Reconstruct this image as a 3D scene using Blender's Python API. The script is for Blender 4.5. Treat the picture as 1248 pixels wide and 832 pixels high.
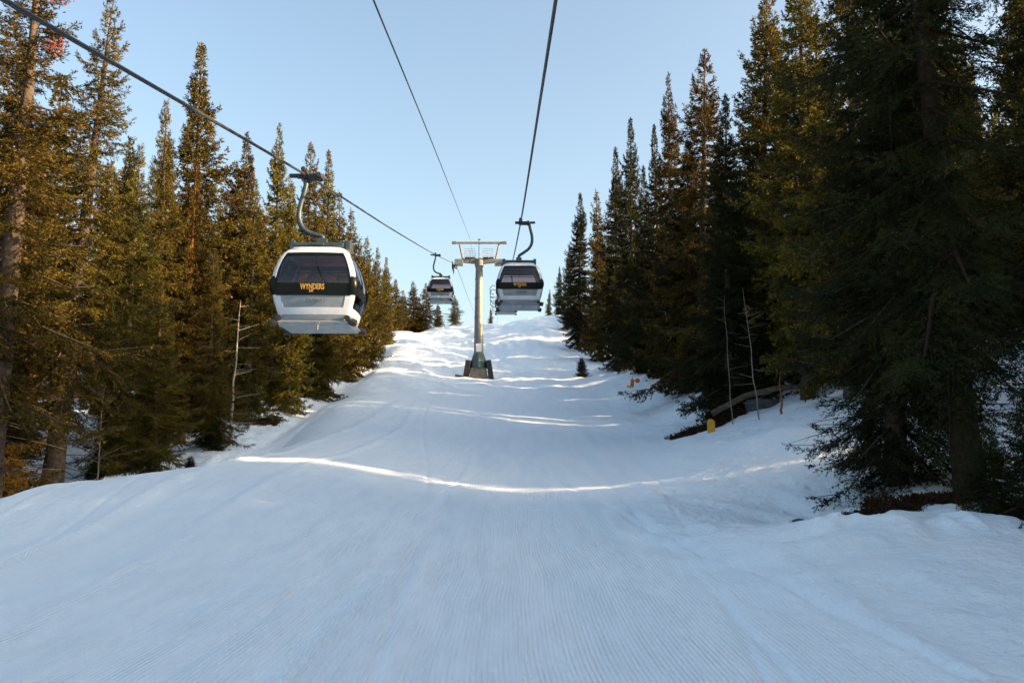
import bpy, math, random
import numpy as np
from mathutils import Vector, Matrix
for o in list(bpy.data.objects): bpy.data.objects.remove(o)
S = bpy.context.scene
R = math.radians
PITCH = R(8.0); F = 1040.0; EYE = Vector((0, 0, 1.45))

# ---------------------------------------------------------------- camera
cd = bpy.data.cameras.new('camera'); cam = bpy.data.objects.new('camera', cd)
S.collection.objects.link(cam); S.camera = cam
cam.location = EYE; cam.rotation_euler = (R(90) + PITCH, 0, 0)
cd.sensor_width = 36; cd.lens = 36 * F / 1248; cd.clip_end = 3000; cd.clip_start = 0.05

# ---------------------------------------------------------------- light
SUN_EL, SUN_AZ = 17.0, 100.0            # azimuth clockwise from +Y (the uphill view direction)
w = bpy.data.worlds.new('World'); S.world = w; w.use_nodes = True
wn = w.node_tree; sky = wn.nodes.new('ShaderNodeTexSky'); sky.sky_type = 'NISHITA'
sky.sun_disc = False; sky.sun_elevation = R(SUN_EL); sky.sun_rotation = R(SUN_AZ)
sky.altitude = 300; sky.air_density = 1.0; sky.dust_density = 5.0; sky.ozone_density = 0.12
tint = wn.nodes.new('ShaderNodeMix'); tint.data_type = 'RGBA'; tint.blend_type = 'MULTIPLY'; tint.inputs[0].default_value = 1; tint.inputs[7].default_value = (1.0, 1.045, 1.02, 1)
wn.links.new(sky.outputs[0], tint.inputs[6]); wn.links.new(tint.outputs[2], wn.nodes['Background'].inputs[0])
wn.nodes['Background'].inputs[1].default_value = 0.11
ld = bpy.data.lights.new('sun', 'SUN'); sun = bpy.data.objects.new('sun', ld); S.collection.objects.link(sun)
ld.energy = 5.0; ld.angle = R(0.5); ld.color = (1.0, 0.69, 0.40)
d = Vector((math.sin(R(SUN_AZ)) * math.cos(R(SUN_EL)), math.cos(R(SUN_AZ)) * math.cos(R(SUN_EL)), math.sin(R(SUN_EL))))
sun.rotation_euler = d.to_track_quat('Z', 'Y').to_euler()
S.view_settings.view_transform = 'Standard'; S.view_settings.look = 'None'
S.view_settings.gamma = 1; S.view_settings.exposure = 1.75
S.render.engine = 'CYCLES'
S.cycles.max_bounces = 6; S.cycles.transparent_max_bounces = 12; S.cycles.diffuse_bounces = 3

# ---------------------------------------------------------------- helpers
def P(px, py, Y):
    """world point seen at photo pixel (px,py) at ground distance Y"""
    dx = (px - 624) / F; dy = (416 - py) / F
    v = Vector((dx, math.cos(PITCH) - dy * math.sin(PITCH), math.sin(PITCH) + dy * math.cos(PITCH)))
    return EYE + v * (Y / v.y)
def pix(p):
    q = p - EYE; c, s = math.cos(PITCH), math.sin(PITCH)
    f = q.y * c + q.z * s; u = -q.y * s + q.z * c
    return 624 + F * q.x / f, 416 - F * u / f

def mesh_np(name, V, Fc, mats, mi=None, smooth=False):
    """V (n,3); Fc list of int arrays (k,nv)"""
    me = bpy.data.meshes.new(name)
    V = np.asarray(V, np.float32); me.vertices.add(len(V)); me.vertices.foreach_set('co', V.ravel())
    loops = np.concatenate([f.ravel() for f in Fc]).astype(np.int32)
    tot = np.concatenate([np.full(len(f), f.shape[1], np.int32) for f in Fc])
    st = np.concatenate([[0], np.cumsum(tot)[:-1]]).astype(np.int32)
    me.loops.add(len(loops)); me.loops.foreach_set('vertex_index', loops)
    me.polygons.add(len(tot)); me.polygons.foreach_set('loop_start', st)
    if mi is not None: me.polygons.foreach_set('material_index', np.asarray(mi, np.int32))
    me.polygons.foreach_set('use_smooth', np.full(len(tot), smooth))
    for m in (mats if isinstance(mats, (list, tuple)) else [mats]): me.materials.append(m)
    me.update(calc_edges=True); me.validate()
    return me

class MB:
    def __init__(s): s.v = []; s.f = []
    def add(s, vs, fs):
        b = len(s.v); s.v += [tuple(v) for v in vs]; s.f += [tuple(b + i for i in f) for f in fs]
    def box(s, c, size, rot=None, taper=1.0):
        hx, hy, hz = (a / 2 for a in size); M = rot or Matrix.Identity(3); c = Vector(c)
        vs = []
        for z in (-1, 1):
            k = taper if z > 0 else 1
            for x, y in ((-1, -1), (1, -1), (1, 1), (-1, 1)): vs.append(c + M @ Vector((x * hx * k, y * hy * k, z * hz)))
        s.add(vs, [(3, 2, 1, 0), (4, 5, 6, 7), (0, 1, 5, 4), (1, 2, 6, 5), (2, 3, 7, 6), (3, 0, 4, 7)])
    def tube(s, pts, rad, n=8, cap=True):
        pts = [Vector(p) for p in pts]
        if not isinstance(rad, (list, tuple)): rad = [rad] * len(pts)
        prev = None; rings = []
        for i, p in enumerate(pts):
            t = (pts[min(i + 1, len(pts) - 1)] - pts[max(i - 1, 0)]).normalized()
            a = prev if prev is not None else (Vector((1, 0, 0)) if abs(t.x) < .9 else Vector((0, 1, 0)))
            a = (a - t * a.dot(t)).normalized(); prev = a; b = t.cross(a)
            rings.append([p + (a * math.cos(2 * math.pi * k / n) + b * math.sin(2 * math.pi * k / n)) * rad[i] for k in range(n)])
        vs = [v for r_ in rings for v in r_]; fs = []
        for i in range(len(pts) - 1):
            for k in range(n):
                k2 = (k + 1) % n; fs.append((i * n + k, i * n + k2, (i + 1) * n + k2, (i + 1) * n + k))
        if cap: fs.append(tuple(range(n - 1, -1, -1))); fs.append(tuple((len(pts) - 1) * n + k for k in range(n)))
        s.add(vs, fs)
    def build(s, name, mat, parent=None, smooth=False, bevel=0):
        me = bpy.data.meshes.new(name); me.from_pydata(s.v, [], s.f); me.materials.append(mat)
        if smooth:
            me.polygons.foreach_set('use_smooth', [True] * len(me.polygons)); me.set_sharp_from_angle(angle=R(40))
        me.update(); return link(name, me, parent, bevel)
def link(name, me, parent=None, bevel=0):
    o = bpy.data.objects.new(name, me); S.collection.objects.link(o)
    if parent is not None: o.parent = parent
    if bevel:
        b = o.modifiers.new('bevel', 'BEVEL'); b.width = bevel; b.segments = 2; b.limit_method = 'ANGLE'
    return o
def tag(o, label=None, cat=None, group=None, kind=None):
    for k, v in (('label', label), ('category', cat), ('group', group), ('kind', kind)):
        if v: o[k] = v
    return o
def empty(name, loc, rz=0):
    o = bpy.data.objects.new(name, None); S.collection.objects.link(o); o.empty_display_size = .3
    o.location = loc; o.rotation_euler = (0, 0, rz); return o
def copy_tree(o, parent=None):
    c = o.copy(); S.collection.objects.link(c)
    if parent is not None: c.parent = parent
    for ch in [x for x in S.objects if x.parent == o]: copy_tree(ch, c)
    return c

# ---------------------------------------------------------------- materials
def mat(name, col, rough=.6, metal=0.0, noise=None, bump=0.0, bscale=20, spec=.5, coat=0):
    m = bpy.data.materials.new(name); m.use_nodes = True; n = m.node_tree.nodes; L = m.node_tree.links
    b = n['Principled BSDF']; b.inputs['Base Color'].default_value = (*col, 1)
    b.inputs['Roughness'].default_value = rough; b.inputs['Metallic'].default_value = metal
    b.inputs['Specular IOR Level'].default_value = spec; b.inputs['Coat Weight'].default_value = coat
    tc = n.new('ShaderNodeTexCoord')
    if noise:
        col2, sc = noise
        t = n.new('ShaderNodeTexNoise'); t.inputs['Scale'].default_value = sc; t.inputs['Detail'].default_value = 6
        t.inputs['Roughness'].default_value = .65
        L.new(tc.outputs['Object'], t.inputs['Vector'])
        r_ = n.new('ShaderNodeValToRGB'); r_.color_ramp.elements[0].position = .35; r_.color_ramp.elements[1].position = .68
        r_.color_ramp.elements[0].color = (*col, 1); r_.color_ramp.elements[1].color = (*col2, 1)
        L.new(t.outputs[0], r_.inputs[0]); L.new(r_.outputs[0], b.inputs['Base Color'])
        mr = n.new('ShaderNodeMapRange'); mr.inputs[3].default_value = max(0, rough - .12); mr.inputs[4].default_value = min(1, rough + .12)
        L.new(t.outputs[0], mr.inputs[0]); L.new(mr.outputs[0], b.inputs['Roughness'])
    if bump:
        t2 = n.new('ShaderNodeTexNoise'); t2.inputs['Scale'].default_value = bscale; t2.inputs['Detail'].default_value = 5
        L.new(tc.outputs['Object'], t2.inputs['Vector'])
        bp = n.new('ShaderNodeBump'); bp.inputs['Strength'].default_value = 1; bp.inputs['Distance'].default_value = bump
        L.new(t2.outputs[0], bp.inputs['Height']); L.new(bp.outputs[0], b.inputs['Normal'])
    return m

def foliage(name, c1, c2, c3, transl=.22):
    m = bpy.data.materials.new(name); m.use_nodes = True; n = m.node_tree.nodes; L = m.node_tree.links
    for x in list(n): n.remove(x)
    out = n.new('ShaderNodeOutputMaterial'); g = n.new('ShaderNodeNewGeometry'); oi = n.new('ShaderNodeObjectInfo')
    tc = n.new('ShaderNodeTexCoord')
    t = n.new('ShaderNodeTexNoise'); t.inputs['Scale'].default_value = 1.3; t.inputs['Detail'].default_value = 4
    L.new(tc.outputs['Object'], t.inputs['Vector'])
    r_ = n.new('ShaderNodeValToRGB'); e = r_.color_ramp.elements
    e[0].position = .38; e[0].color = (*c1, 1); e[1].position = .60; e[1].color = (*c2, 1)
    L.new(t.outputs[0], r_.inputs[0])
    # per-face variation: sun-gold flecks painted into the colour, random per island
    mx = n.new('ShaderNodeMix'); mx.data_type = 'RGBA'; L.new(r_.outputs[0], mx.inputs[6]); mx.inputs[7].default_value = (*c3, 1)
    mr = n.new('ShaderNodeMapRange'); mr.inputs[1].default_value = .78; mr.inputs[2].default_value = 1; mr.inputs[4].default_value = .8
    L.new(g.outputs['Random Per Island'], mr.inputs[0]); L.new(mr.outputs[0], mx.inputs[0])
    hs = n.new('ShaderNodeHueSaturation')
    mv = n.new('ShaderNodeMapRange'); mv.inputs[3].default_value = .7; mv.inputs[4].default_value = 1.3
    L.new(oi.outputs['Random'], mv.inputs[0]); L.new(mv.outputs[0], hs.inputs['Value'])
    mh = n.new('ShaderNodeMapRange'); mh.inputs[3].default_value = .475; mh.inputs[4].default_value = .515
    L.new(oi.outputs['Random'], mh.inputs[0]); L.new(mh.outputs[0], hs.inputs['Hue'])
    L.new(mx.outputs[2], hs.inputs['Color'])
    df = n.new('ShaderNodeBsdfPrincipled'); df.inputs['Roughness'].default_value = .7; df.inputs['Specular IOR Level'].default_value = .08
    tr = n.new('ShaderNodeBsdfTranslucent'); ms = n.new('ShaderNodeMixShader'); ms.inputs[0].default_value = transl
    L.new(hs.outputs[0], df.inputs['Base Color']); L.new(hs.outputs[0], tr.inputs[0])
    L.new(df.outputs[0], ms.inputs[1]); L.new(tr.outputs[0], ms.inputs[2]); L.new(ms.outputs[0], out.inputs[0])
    return m

FOL = foliage('sun_toned_spruce_needles', (.014, .022, .006), (.105, .088, .014), (.36, .19, .03))  # near-black clumps and gold-orange flecks: shade and sun highlights painted into the colour
FOLD = foliage('shade_toned_spruce_needles', (.010, .017, .007), (.028, .032, .009), (.08, .05, .013))  # darker copy of the needles: forest shade put into the colour
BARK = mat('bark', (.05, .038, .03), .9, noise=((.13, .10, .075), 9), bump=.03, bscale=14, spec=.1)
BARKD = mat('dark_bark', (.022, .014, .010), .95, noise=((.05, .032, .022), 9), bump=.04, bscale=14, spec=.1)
BARKO = mat('orange_bark', (.16, .065, .025), .9, noise=((.30, .14, .06), 7), bump=.02, bscale=14, spec=.1)
BIRCH = mat('pale_bark', (.42, .37, .31), .8, noise=((.16, .13, .11), 11), bump=.01, spec=.15)
TWIG = mat('dead_twigs', (.20, .16, .125), .9, noise=((.30, .26, .21), 6), spec=.1)
REDTWIG = mat('red_brown_dead_needles', (.24, .065, .04), .8, noise=((.14, .05, .03), 9), spec=.1)
STEEL = mat('galvanised_steel', (.22, .235, .235), .5, .3, noise=((.13, .145, .145), 2.0), bump=.002)
STEELW = mat('weathered_arm_paint', (.21, .19, .175), .6, .15, noise=((.12, .105, .095), 4))
TEAL = mat('teal_green_paint', (.05, .095, .092), .55, .1, noise=((.075, .125, .12), 5))
HANG = mat('hanger_grey_green_paint', (.05, .075, .085), .45, .3, noise=((.035, .055, .06), 6))
DARK = mat('dark_rubber', (.012, .012, .013), .6, noise=((.025, .024, .024), 8))
BLACK = mat('gloss_black_panel', (.004, .006, .006), .35, spec=.2)
WHITE = mat('white_cabin_paint', (.62, .66, .70), .35, coat=.2, noise=((.50, .53, .57), 3.5))
SILVER = mat('silver_grey_panel', (.27, .31, .335), .4, .3, noise=((.19, .225, .245), 4))
SEAT = mat('cabin_seat', (.05, .045, .05), .8, noise=((.08, .07, .075), 9))
GOLD = mat('gold_lettering', (.50, .29, .045), .6, noise=((.36, .19, .03), 14))
GREYL = mat('grey_lettering', (.10, .12, .14), .5)
ROPE = mat('wire_rope', (.055, .055, .055), .5, .5, bump=.004, bscale=60)
CONC = mat('concrete', (.15, .145, .14), .9, noise=((.08, .078, .073), 3), bump=.01, bscale=12)
YEL = mat('yellow_foam', (.66, .36, .015), .6, noise=((.55, .30, .02), 6))
ORG = mat('orange_plastic', (.55, .13, .015), .55, noise=((.42, .09, .01), 7))
ROCK = mat('rock', (.045, .046, .05), .9, noise=((.12, .12, .12), 5), bump=.05, bscale=6)
RUST = mat('dead_bracken', (.060, .030, .015), .95, noise=((.022, .016, .010), 9), bump=.03, bscale=22, spec=.05)
SIGNW = mat('white_sign_paint', (.78, .78, .78), .5)
def glassm():
    m = bpy.data.materials.new('tinted_window'); m.use_nodes = True; n = m.node_tree.nodes; L = m.node_tree.links
    for x in list(n): n.remove(x)
    o = n.new('ShaderNodeOutputMaterial'); t = n.new('ShaderNodeBsdfTransparent'); t.inputs[0].default_value = (.72, .64, .655, 1)
    g = n.new('ShaderNodeBsdfGlossy'); g.inputs['Roughness'].default_value = .04; g.inputs['Color'].default_value = (.9, .9, .9, 1)
    f = n.new('ShaderNodeFresnel'); f.inputs[0].default_value = 1.5; ms = n.new('ShaderNodeMixShader')
    L.new(f.outputs[0], ms.inputs[0]); L.new(t.outputs[0], ms.inputs[1]); L.new(g.outputs[0], ms.inputs[2]); L.new(ms.outputs[0], o.inputs[0])
    return m
GLASS = glassm()

def snowmat():
    m = bpy.data.materials.new('snow'); m.use_nodes = True; n = m.node_tree.nodes; L = m.node_tree.links
    b = n['Principled BSDF']; b.inputs['Roughness'].default_value = .55; b.inputs['Specular IOR Level'].default_value = .35
    tc = n.new('ShaderNodeTexCoord'); ag = n.new('ShaderNodeAttribute'); ag.attribute_name = 'groom'
    def noise(sc, det, vec=None, rough=.6):
        t = n.new('ShaderNodeTexNoise'); t.inputs['Scale'].default_value = sc; t.inputs['Detail'].default_value = det
        t.inputs['Roughness'].default_value = rough
        L.new(vec or tc.outputs['Object'], t.inputs['Vector']); return t.outputs[0]
    def mapped(s):
        mp = n.new('ShaderNodeMapping'); mp.inputs['Scale'].default_value = s; L.new(tc.outputs['Object'], mp.inputs[0]); return mp.outputs[0]
    def mth(op, a, b_):
        q = n.new('ShaderNodeMath'); q.operation = op
        for i, x in enumerate((a, b_)):
            if isinstance(x, (int, float)): q.inputs[i].default_value = x
            else: L.new(x, q.inputs[i])
        return q.outputs[0]
    # base colour: clean snow, slightly greyer icy streaks and needle dust (fixed to the ground)
    st = noise(1.0, 5, mapped((2.2, .12, 1)), .7)
    r_ = n.new('ShaderNodeValToRGB'); r_.color_ramp.elements[0].position = .3; r_.color_ramp.elements[1].position = .62
    r_.color_ramp.elements[0].color = (.77, .87, .95, 1); r_.color_ramp.elements[1].color = (.88, .93, .97, 1)
    L.new(st, r_.inputs[0])
    sp = noise(38, 3); r2 = n.new('ShaderNodeValToRGB'); r2.color_ramp.elements[0].position = .2; r2.color_ramp.elements[1].position = .34
    r2.color_ramp.elements[0].color = (.6, .58, .56, 1); r2.color_ramp.elements[1].color = (1, 1, 1, 1); L.new(sp, r2.inputs[0])
    al = n.new('ShaderNodeAttribute'); al.attribute_name = 'litter'; ln_ = noise(17, 8, None, .8); r3 = n.new('ShaderNodeMapRange'); r3.inputs[1].default_value = .52; r3.inputs[2].default_value = .60
    L.new(ln_, r3.inputs[0]); lf = mth('MULTIPLY', mth('MULTIPLY', r3.outputs[0], al.outputs['Fac']), .6)
    mu = n.new('ShaderNodeMix'); mu.data_type = 'RGBA'; mu.blend_type = 'MULTIPLY'; mu.inputs[0].default_value = 1
    L.new(r_.outputs[0], mu.inputs[6]); L.new(r2.outputs[0], mu.inputs[7]); lm = n.new('ShaderNodeMix'); lm.data_type = 'RGBA'; L.new(lf, lm.inputs[0]); L.new(mu.outputs[2], lm.inputs[6]); lm.inputs[7].default_value = (.10, .07, .045, 1); L.new(lm.outputs[2], b.inputs['Base Color'])
    # corduroy
    sx = n.new('ShaderNodeSeparateXYZ'); L.new(tc.outputs['Object'], sx.inputs[0])
    wob = noise(.12, 2); xx = mth('ADD', sx.outputs[0], mth('MULTIPLY', wob, .5))
    cord = mth('SINE', mth('MULTIPLY', xx, 2 * math.pi / .036), 0)
    brk = noise(1.0, 4, mapped((5, 1.3, 1)), .65)
    bk = n.new('ShaderNodeMapRange'); bk.inputs[1].default_value = .3; bk.inputs[2].default_value = .6; bk.inputs[3].default_value = .25
    L.new(brk, bk.inputs[0])
    h1 = mth('MULTIPLY', mth('MULTIPLY', cord, .0045), mth('MULTIPLY', ag.outputs['Fac'], bk.outputs[0]))
    # along-slope scrapes
    h2 = mth('MULTIPLY', noise(1, 6, mapped((7, .22, 1)), .7), .02)
    h3 = mth('MULTIPLY', noise(9, 6, None, .65), .018)
    rgh = mth('SUBTRACT', 1.0, mth('MULTIPLY', ag.outputs['Fac'], .72))
    h4 = mth('MULTIPLY', mth('MULTIPLY', noise(2.6, 7, None, .66), .15), rgh)
    h5 = mth('ADD', mth('MULTIPLY', noise(55, 4, None, .7), .005), mth('MULTIPLY', noise(16, 4, mapped((1, .5, 1)), .7), .004))
    h = mth('ADD', mth('ADD', h1, h2), mth('ADD', mth('MULTIPLY', h3, rgh), mth('ADD', h4, h5)))
    bp = n.new('ShaderNodeBump'); bp.inputs['Strength'].default_value = 1; bp.inputs['Distance'].default_value = 1.0
    L.new(h, bp.inputs['Height']); L.new(bp.outputs[0], b.inputs['Normal'])
    return m
SNOW = snowmat()

# ---------------------------------------------------------------- terrain
CTRL = [  # (px, py, Y)
 (600,832,5.2),(600,740,7.5),(600,680,10),(600,620,15),(600,590,20),(600,565,27),(600,540,36),(600,510,52),(590,485,72),
 (586,461,97),(586,440,115),(586,425,130),(586,411,147),(586,401,160),(560,398,166),
 (0,832,5.2),(0,700,9),(60,640,12.5),(0,606,15.5),(130,592,18.5),(250,573,23),
 (300,545,31),(330,520,42),(375,487,60),(430,447,90),(450,425,115),(470,406,150),(520,402,160),
 (265,540,36),(300,517,44),(340,492,60),(400,452,85),(425,425,110),(440,405,150),
 (640,389,158),(690,384,146),(710,398,136),(735,436,116),(760,420,135),
 (724,456,98),(794,449,86),(777,471,76),(745,485,70),(788,506,56),(700,470,86),(830,523,42),(800,535,36),(867,528,33),(915,516,31),(950,505,31),
 (930,565,19.5),(870,570,22),(800,590,18),(900,625,13),(985,632,12.2),(1010,600,13.5),(960,545,22),
 (1000,638,9.8),(1100,641,9.2),(1248,657,8.4),(1248,832,5.2),(1100,740,6.7),(850,700,8.8),(300,700,8.6),
 (1176,600,13.2),(1230,628,11),(1200,500,23),(1200,425,31),(1248,400,37),(900,470,52),(960,432,60),(1050,400,75),(850,440,85),
 (130,562,36),(60,560,40),(100,518,52),(200,500,60),(300,462,88),
]
RAW = [(-11.5,22,-.75),(-13.9,26,.1),(-12,27,-.15),(-13,14,-.9),(-20,14,-1.0),(-11,4,-.5),(-30,20,.2),(-45,0,.5),(-60,50,5.5),(-60,120,14),
 (10,9,.9),(14,4,1.6),(10,0,.6),(25,10,4.5),(30,30,7.5),(45,60,13),(50,120,22),(40,150,28),(60,200,34),(6.9,10.6,.62),
 (0,0,.08),(0,-10,-.1),(0,-40,-2),(-20,-30,-1.5),(20,-30,0),(60,-20,8),(60,20,12),
 (0,180,29),(-25,190,27),(20,190,31),(0,220,33),(0,300,41),(-80,200,22),(80,300,45),(-80,300,34),(0,460,50),(-150,460,40),(150,460,55),(-200,50,6),(200,60,30),(-200,200,20),(200,200,45),(-30,160,22.5)]
cp = []
for px, py, Y in CTRL:
    q = P(px, py, Y); cp.append((q.x, q.y, q.z))
cp += RAW
cp = np.array(cp)
def warp(X, Y):
    k = np.sqrt(np.maximum(Y, 0) ** 2 + 64) + 2
    return 2.4 * np.arcsinh(X / k * 1.3), 2.0 * np.log(k) + np.minimum(Y, 0) * .04
def base_prof(Y):
    ys = [-60, 0, 5, 10, 20, 36, 52, 72, 97, 115, 130, 147, 160, 185, 300, 500]
    zs = [-2.5, .1, .17, .3, .9, 2.2, 4.05, 6.8, 11, 14.9, 18.5, 22.9, 26, 29.5, 40, 52]
    # smoothed piecewise profile
    acc = 0
    for o in (-.12, -.04, .04, .12): acc = acc + np.interp(Y + o * (np.abs(Y) + 10), ys, zs)
    return acc / 4
def tps(r2): return .5 * r2 * np.log(r2 + 1e-9)
cu, cv = warp(cp[:, 0], cp[:, 1]); resid = cp[:, 2] - base_prof(cp[:, 1])
resid_s = resid / (1 + np.maximum(cp[:, 1], 0) / 30)
N = len(cp); A = np.zeros((N + 3, N + 3)); r2 = (cu[:, None] - cu) ** 2 + (cv[:, None] - cv) ** 2
A[:N, :N] = tps(r2) + np.eye(N) * .012; A[:N, N] = 1; A[:N, N + 1] = cu; A[:N, N + 2] = cv; A[N:, :N] = A[:N, N:].T
W_ = np.linalg.solve(A, np.concatenate([resid_s, [0, 0, 0]]))
_rs = np.random.RandomState(5); _tab = _rs.rand(256, 256)
def vnoise(x, y, s=0):
    x = x + s * 17.3; y = y + s * 9.1
    xi = np.floor(x).astype(int); yi = np.floor(y).astype(int); fx = x - xi; fy = y - yi
    fx = fx * fx * (3 - 2 * fx); fy = fy * fy * (3 - 2 * fy)
    t = lambda a, b: _tab[a % 256, b % 256]
    return (t(xi, yi) * (1 - fx) + t(xi + 1, yi) * fx) * (1 - fy) + (t(xi, yi + 1) * (1 - fx) + t(xi + 1, yi + 1) * fx) * fy - .5
def fbm(x, y, o=4, s=0):
    a = 0; k = 1
    for i in range(o): a = a + vnoise(x, y, s + i) * k; x = x * 2.03; y = y * 2.03; k *= .5
    return a
def left_edge(Y): return np.interp(Y, [0, 15, 25, 31, 42, 60, 90, 150], [-14, -11, -10, -9.6, -11.8, -14.3, -16.8, -22])
def right_edge(Y): return np.interp(Y, [0, 8, 12, 20, 33, 42, 56, 76, 98, 115, 150], [3.5, 2.6, 2.6, 4.2, 6.4, 7, 7.5, 10, 9, 11, 9.5])
def smooth(a): a = np.clip(a, 0, 1); return a * a * (3 - 2 * a)
def groom(X, Y):
    g = smooth((X - left_edge(Y)) / 1.5 + .5) * smooth((right_edge(Y) - X) / 2.5 + .3)
    return g
def height(X, Y, detail=True):
    X = np.asarray(X, float); Y = np.asarray(Y, float); sh = X.shape; X = X.ravel(); Y = Y.ravel()
    u, v = warp(X, Y); z = np.zeros_like(X)
    for i in range(0, len(X), 60000):
        s_ = slice(i, i + 60000)
        K = tps((u[s_, None] - cu) ** 2 + (v[s_, None] - cv) ** 2)
        z[s_] = K @ W_[:N] + W_[N] + W_[N + 1] * u[s_] + W_[N + 2] * v[s_]
    z = z * (1 + np.maximum(Y, 0) / 30) + base_prof(Y)
    if detail:
        g = groom(X, Y); rg = 1 - g
        far = np.clip(Y / 40, .3, 2.2)
        z += rg * (fbm(X * .4, Y * .4, 4, 3) * .22 * np.clip((np.abs(Y) - 8) / 14, .12, 1.4) + fbm(X * 2.3, Y * 2.3, 3, 9) * .045)
        z += g * fbm(X * .16, Y * .07, 3, 21) * .16 * far
        # berms and moguls on the upper slope
        up = smooth((Y - 60) / 40) * smooth((185 - Y) / 20)
        z += up * (fbm(X * .12 + Y * .03, Y * .05, 4, 31) * 1.3 + np.abs(fbm(X * .22, Y * .10 + X * .05, 4, 37)) * .7)
        # groomer pass edges and long tracks running up the slope
        for x0, a, wd, sl in ((-5.2, .05, .16, -.05), (-3.1, .035, .1, -.06), (-1.1, .02, .07, -.015), (2.6, .03, .12, .02), (-7.3, .05, .16, -.09), (-8.2, .045, .12, -.10), (-6.3, .03, .08, -.13), (-2.0, -.02, .05, .04), (-.4, -.015, .04, -.09), (1.2, -.015, .04, .05), (-4.1, -.02, .05, -.16), (3.4, -.02, .05, -.10), (.6, -.012, .035, .13)):
            c = x0 + sl * Y + .25 * np.sin(Y * .11 + x0); dd = (X - c) / (wd * (1 + Y / 40))
            z += 1.2 * a * np.exp(-dd * dd) * smooth((75 - Y) / 30) * (.5 + vnoise(Y * .8, X * 0 + x0 * 3) + .5)
        for x0, sl in ((-5.2, -.05), (-1.1, -.015), (2.6, .02), (-8.2, -.10)):
            c = x0 + sl * Y + .25 * np.sin(Y * .11 + x0); dd = (X - c) / .13
            z += .05 * np.clip(fbm(X * 11, Y * 11, 2, 51) - .05, 0, 1) * np.exp(-dd * dd) * smooth((30 - Y) / 15)
        # trough along the left edge of the run
        dd = (X - left_edge(Y) - .3) / (1.1 + Y * .012); z -= .75 * np.exp(-dd * dd) * smooth((Y - 24) / 12) * smooth((150 - Y) / 30)
        # swept snow ridge on the right in the foreground, curved sweeps below the scoop
        rx = X - 3.2; ry = Y - 13.0; rr = np.sqrt(rx * rx + (ry * .55) ** 2)
        z += .05 * np.sin(rr * 9 + fbm(X, Y, 2, 4) * 4) * np.exp(-((rr - 1.7) / 1.0) ** 2) * smooth((X - .8) / 2)
        z -= .42 * np.exp(-(((X - 4.7) / 1.5) ** 2 + ((Y - 14.2) / 2.2) ** 2)); z += .40 * np.exp(-(((X - 6.6) / 1.7) ** 2 + ((Y - 22) / 4.5) ** 2)); z -= .35 * np.exp(-(((X - 9.0) / 1.4) ** 2 + ((Y - 55) / 9) ** 2)); z += .5 * np.exp(-(((X - 11.5) / 2) ** 2 + ((Y - 76) / 9) ** 2))
        yr = 9.55 - .22 * (X - 3.5); dd = (Y - yr) / .42
        z += (.10 + .16 * vnoise(X * 3.1, Y * 1.0, 5) + .09 * vnoise(X * 9, Y * 6, 6)) * np.exp(-dd * dd) * smooth((X - 2.6) / 1.2) * smooth((9 - X) / 2)
        # broken chunks
        ch = np.clip(fbm(X * 5, Y * 5, 2, 12) - .22, 0, 1); z += ch * .12 * rg * smooth((60 - Y) / 30) * smooth((Y - 9) / 4)
    return z.reshape(sh)
def gz(x, y): return float(height(np.array([x]), np.array([y]))[0])

rowsY = np.concatenate([np.linspace(-60, 3.2, 40), np.geomspace(3.4, 190, 1000), np.linspace(194, 460, 50)])
sin_ = np.linspace(-.72, .72, 860); tout = np.linspace(0, 1, 46)[1:] ** 2.2
cols = np.concatenate([-1 - tout[::-1], sin_, 1 + tout])
YY, CC = np.meshgrid(rowsY, cols, indexing='ij'); Ym = np.maximum(YY, 3.4)
XX = np.where(np.abs(CC) <= .72001, CC * (Ym + .5), np.sign(CC) * (.72 * (Ym + .5) + (np.abs(CC) - 1) * 230))
ZZ = height(XX, YY)
nr, nc = XX.shape; idx = np.arange(nr * nc).reshape(nr, nc)
Fq = np.stack([idx[:-1, :-1], idx[:-1, 1:], idx[1:, 1:], idx[1:, :-1]], -1).reshape(-1, 4)
me = mesh_np('snow_slope', np.stack([XX, YY, ZZ], -1).reshape(-1, 3), [Fq], SNOW, smooth=True)
at = me.attributes.new('groom', 'FLOAT', 'POINT'); at.data.foreach_set('value', groom(XX, YY).ravel().astype(np.float32))
lt_ = smooth((left_edge(YY) - 2.5 - XX) / 5) + smooth((XX - right_edge(YY) - 2.5) / 4)
at = me.attributes.new('litter', 'FLOAT', 'POINT'); at.data.foreach_set('value', lt_.ravel().astype(np.float32))
ground = link('snow_slope', me); tag(ground, 'groomed snow ski run rising between spruce forests to a rounded crest', 'snow', kind='structure')

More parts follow.
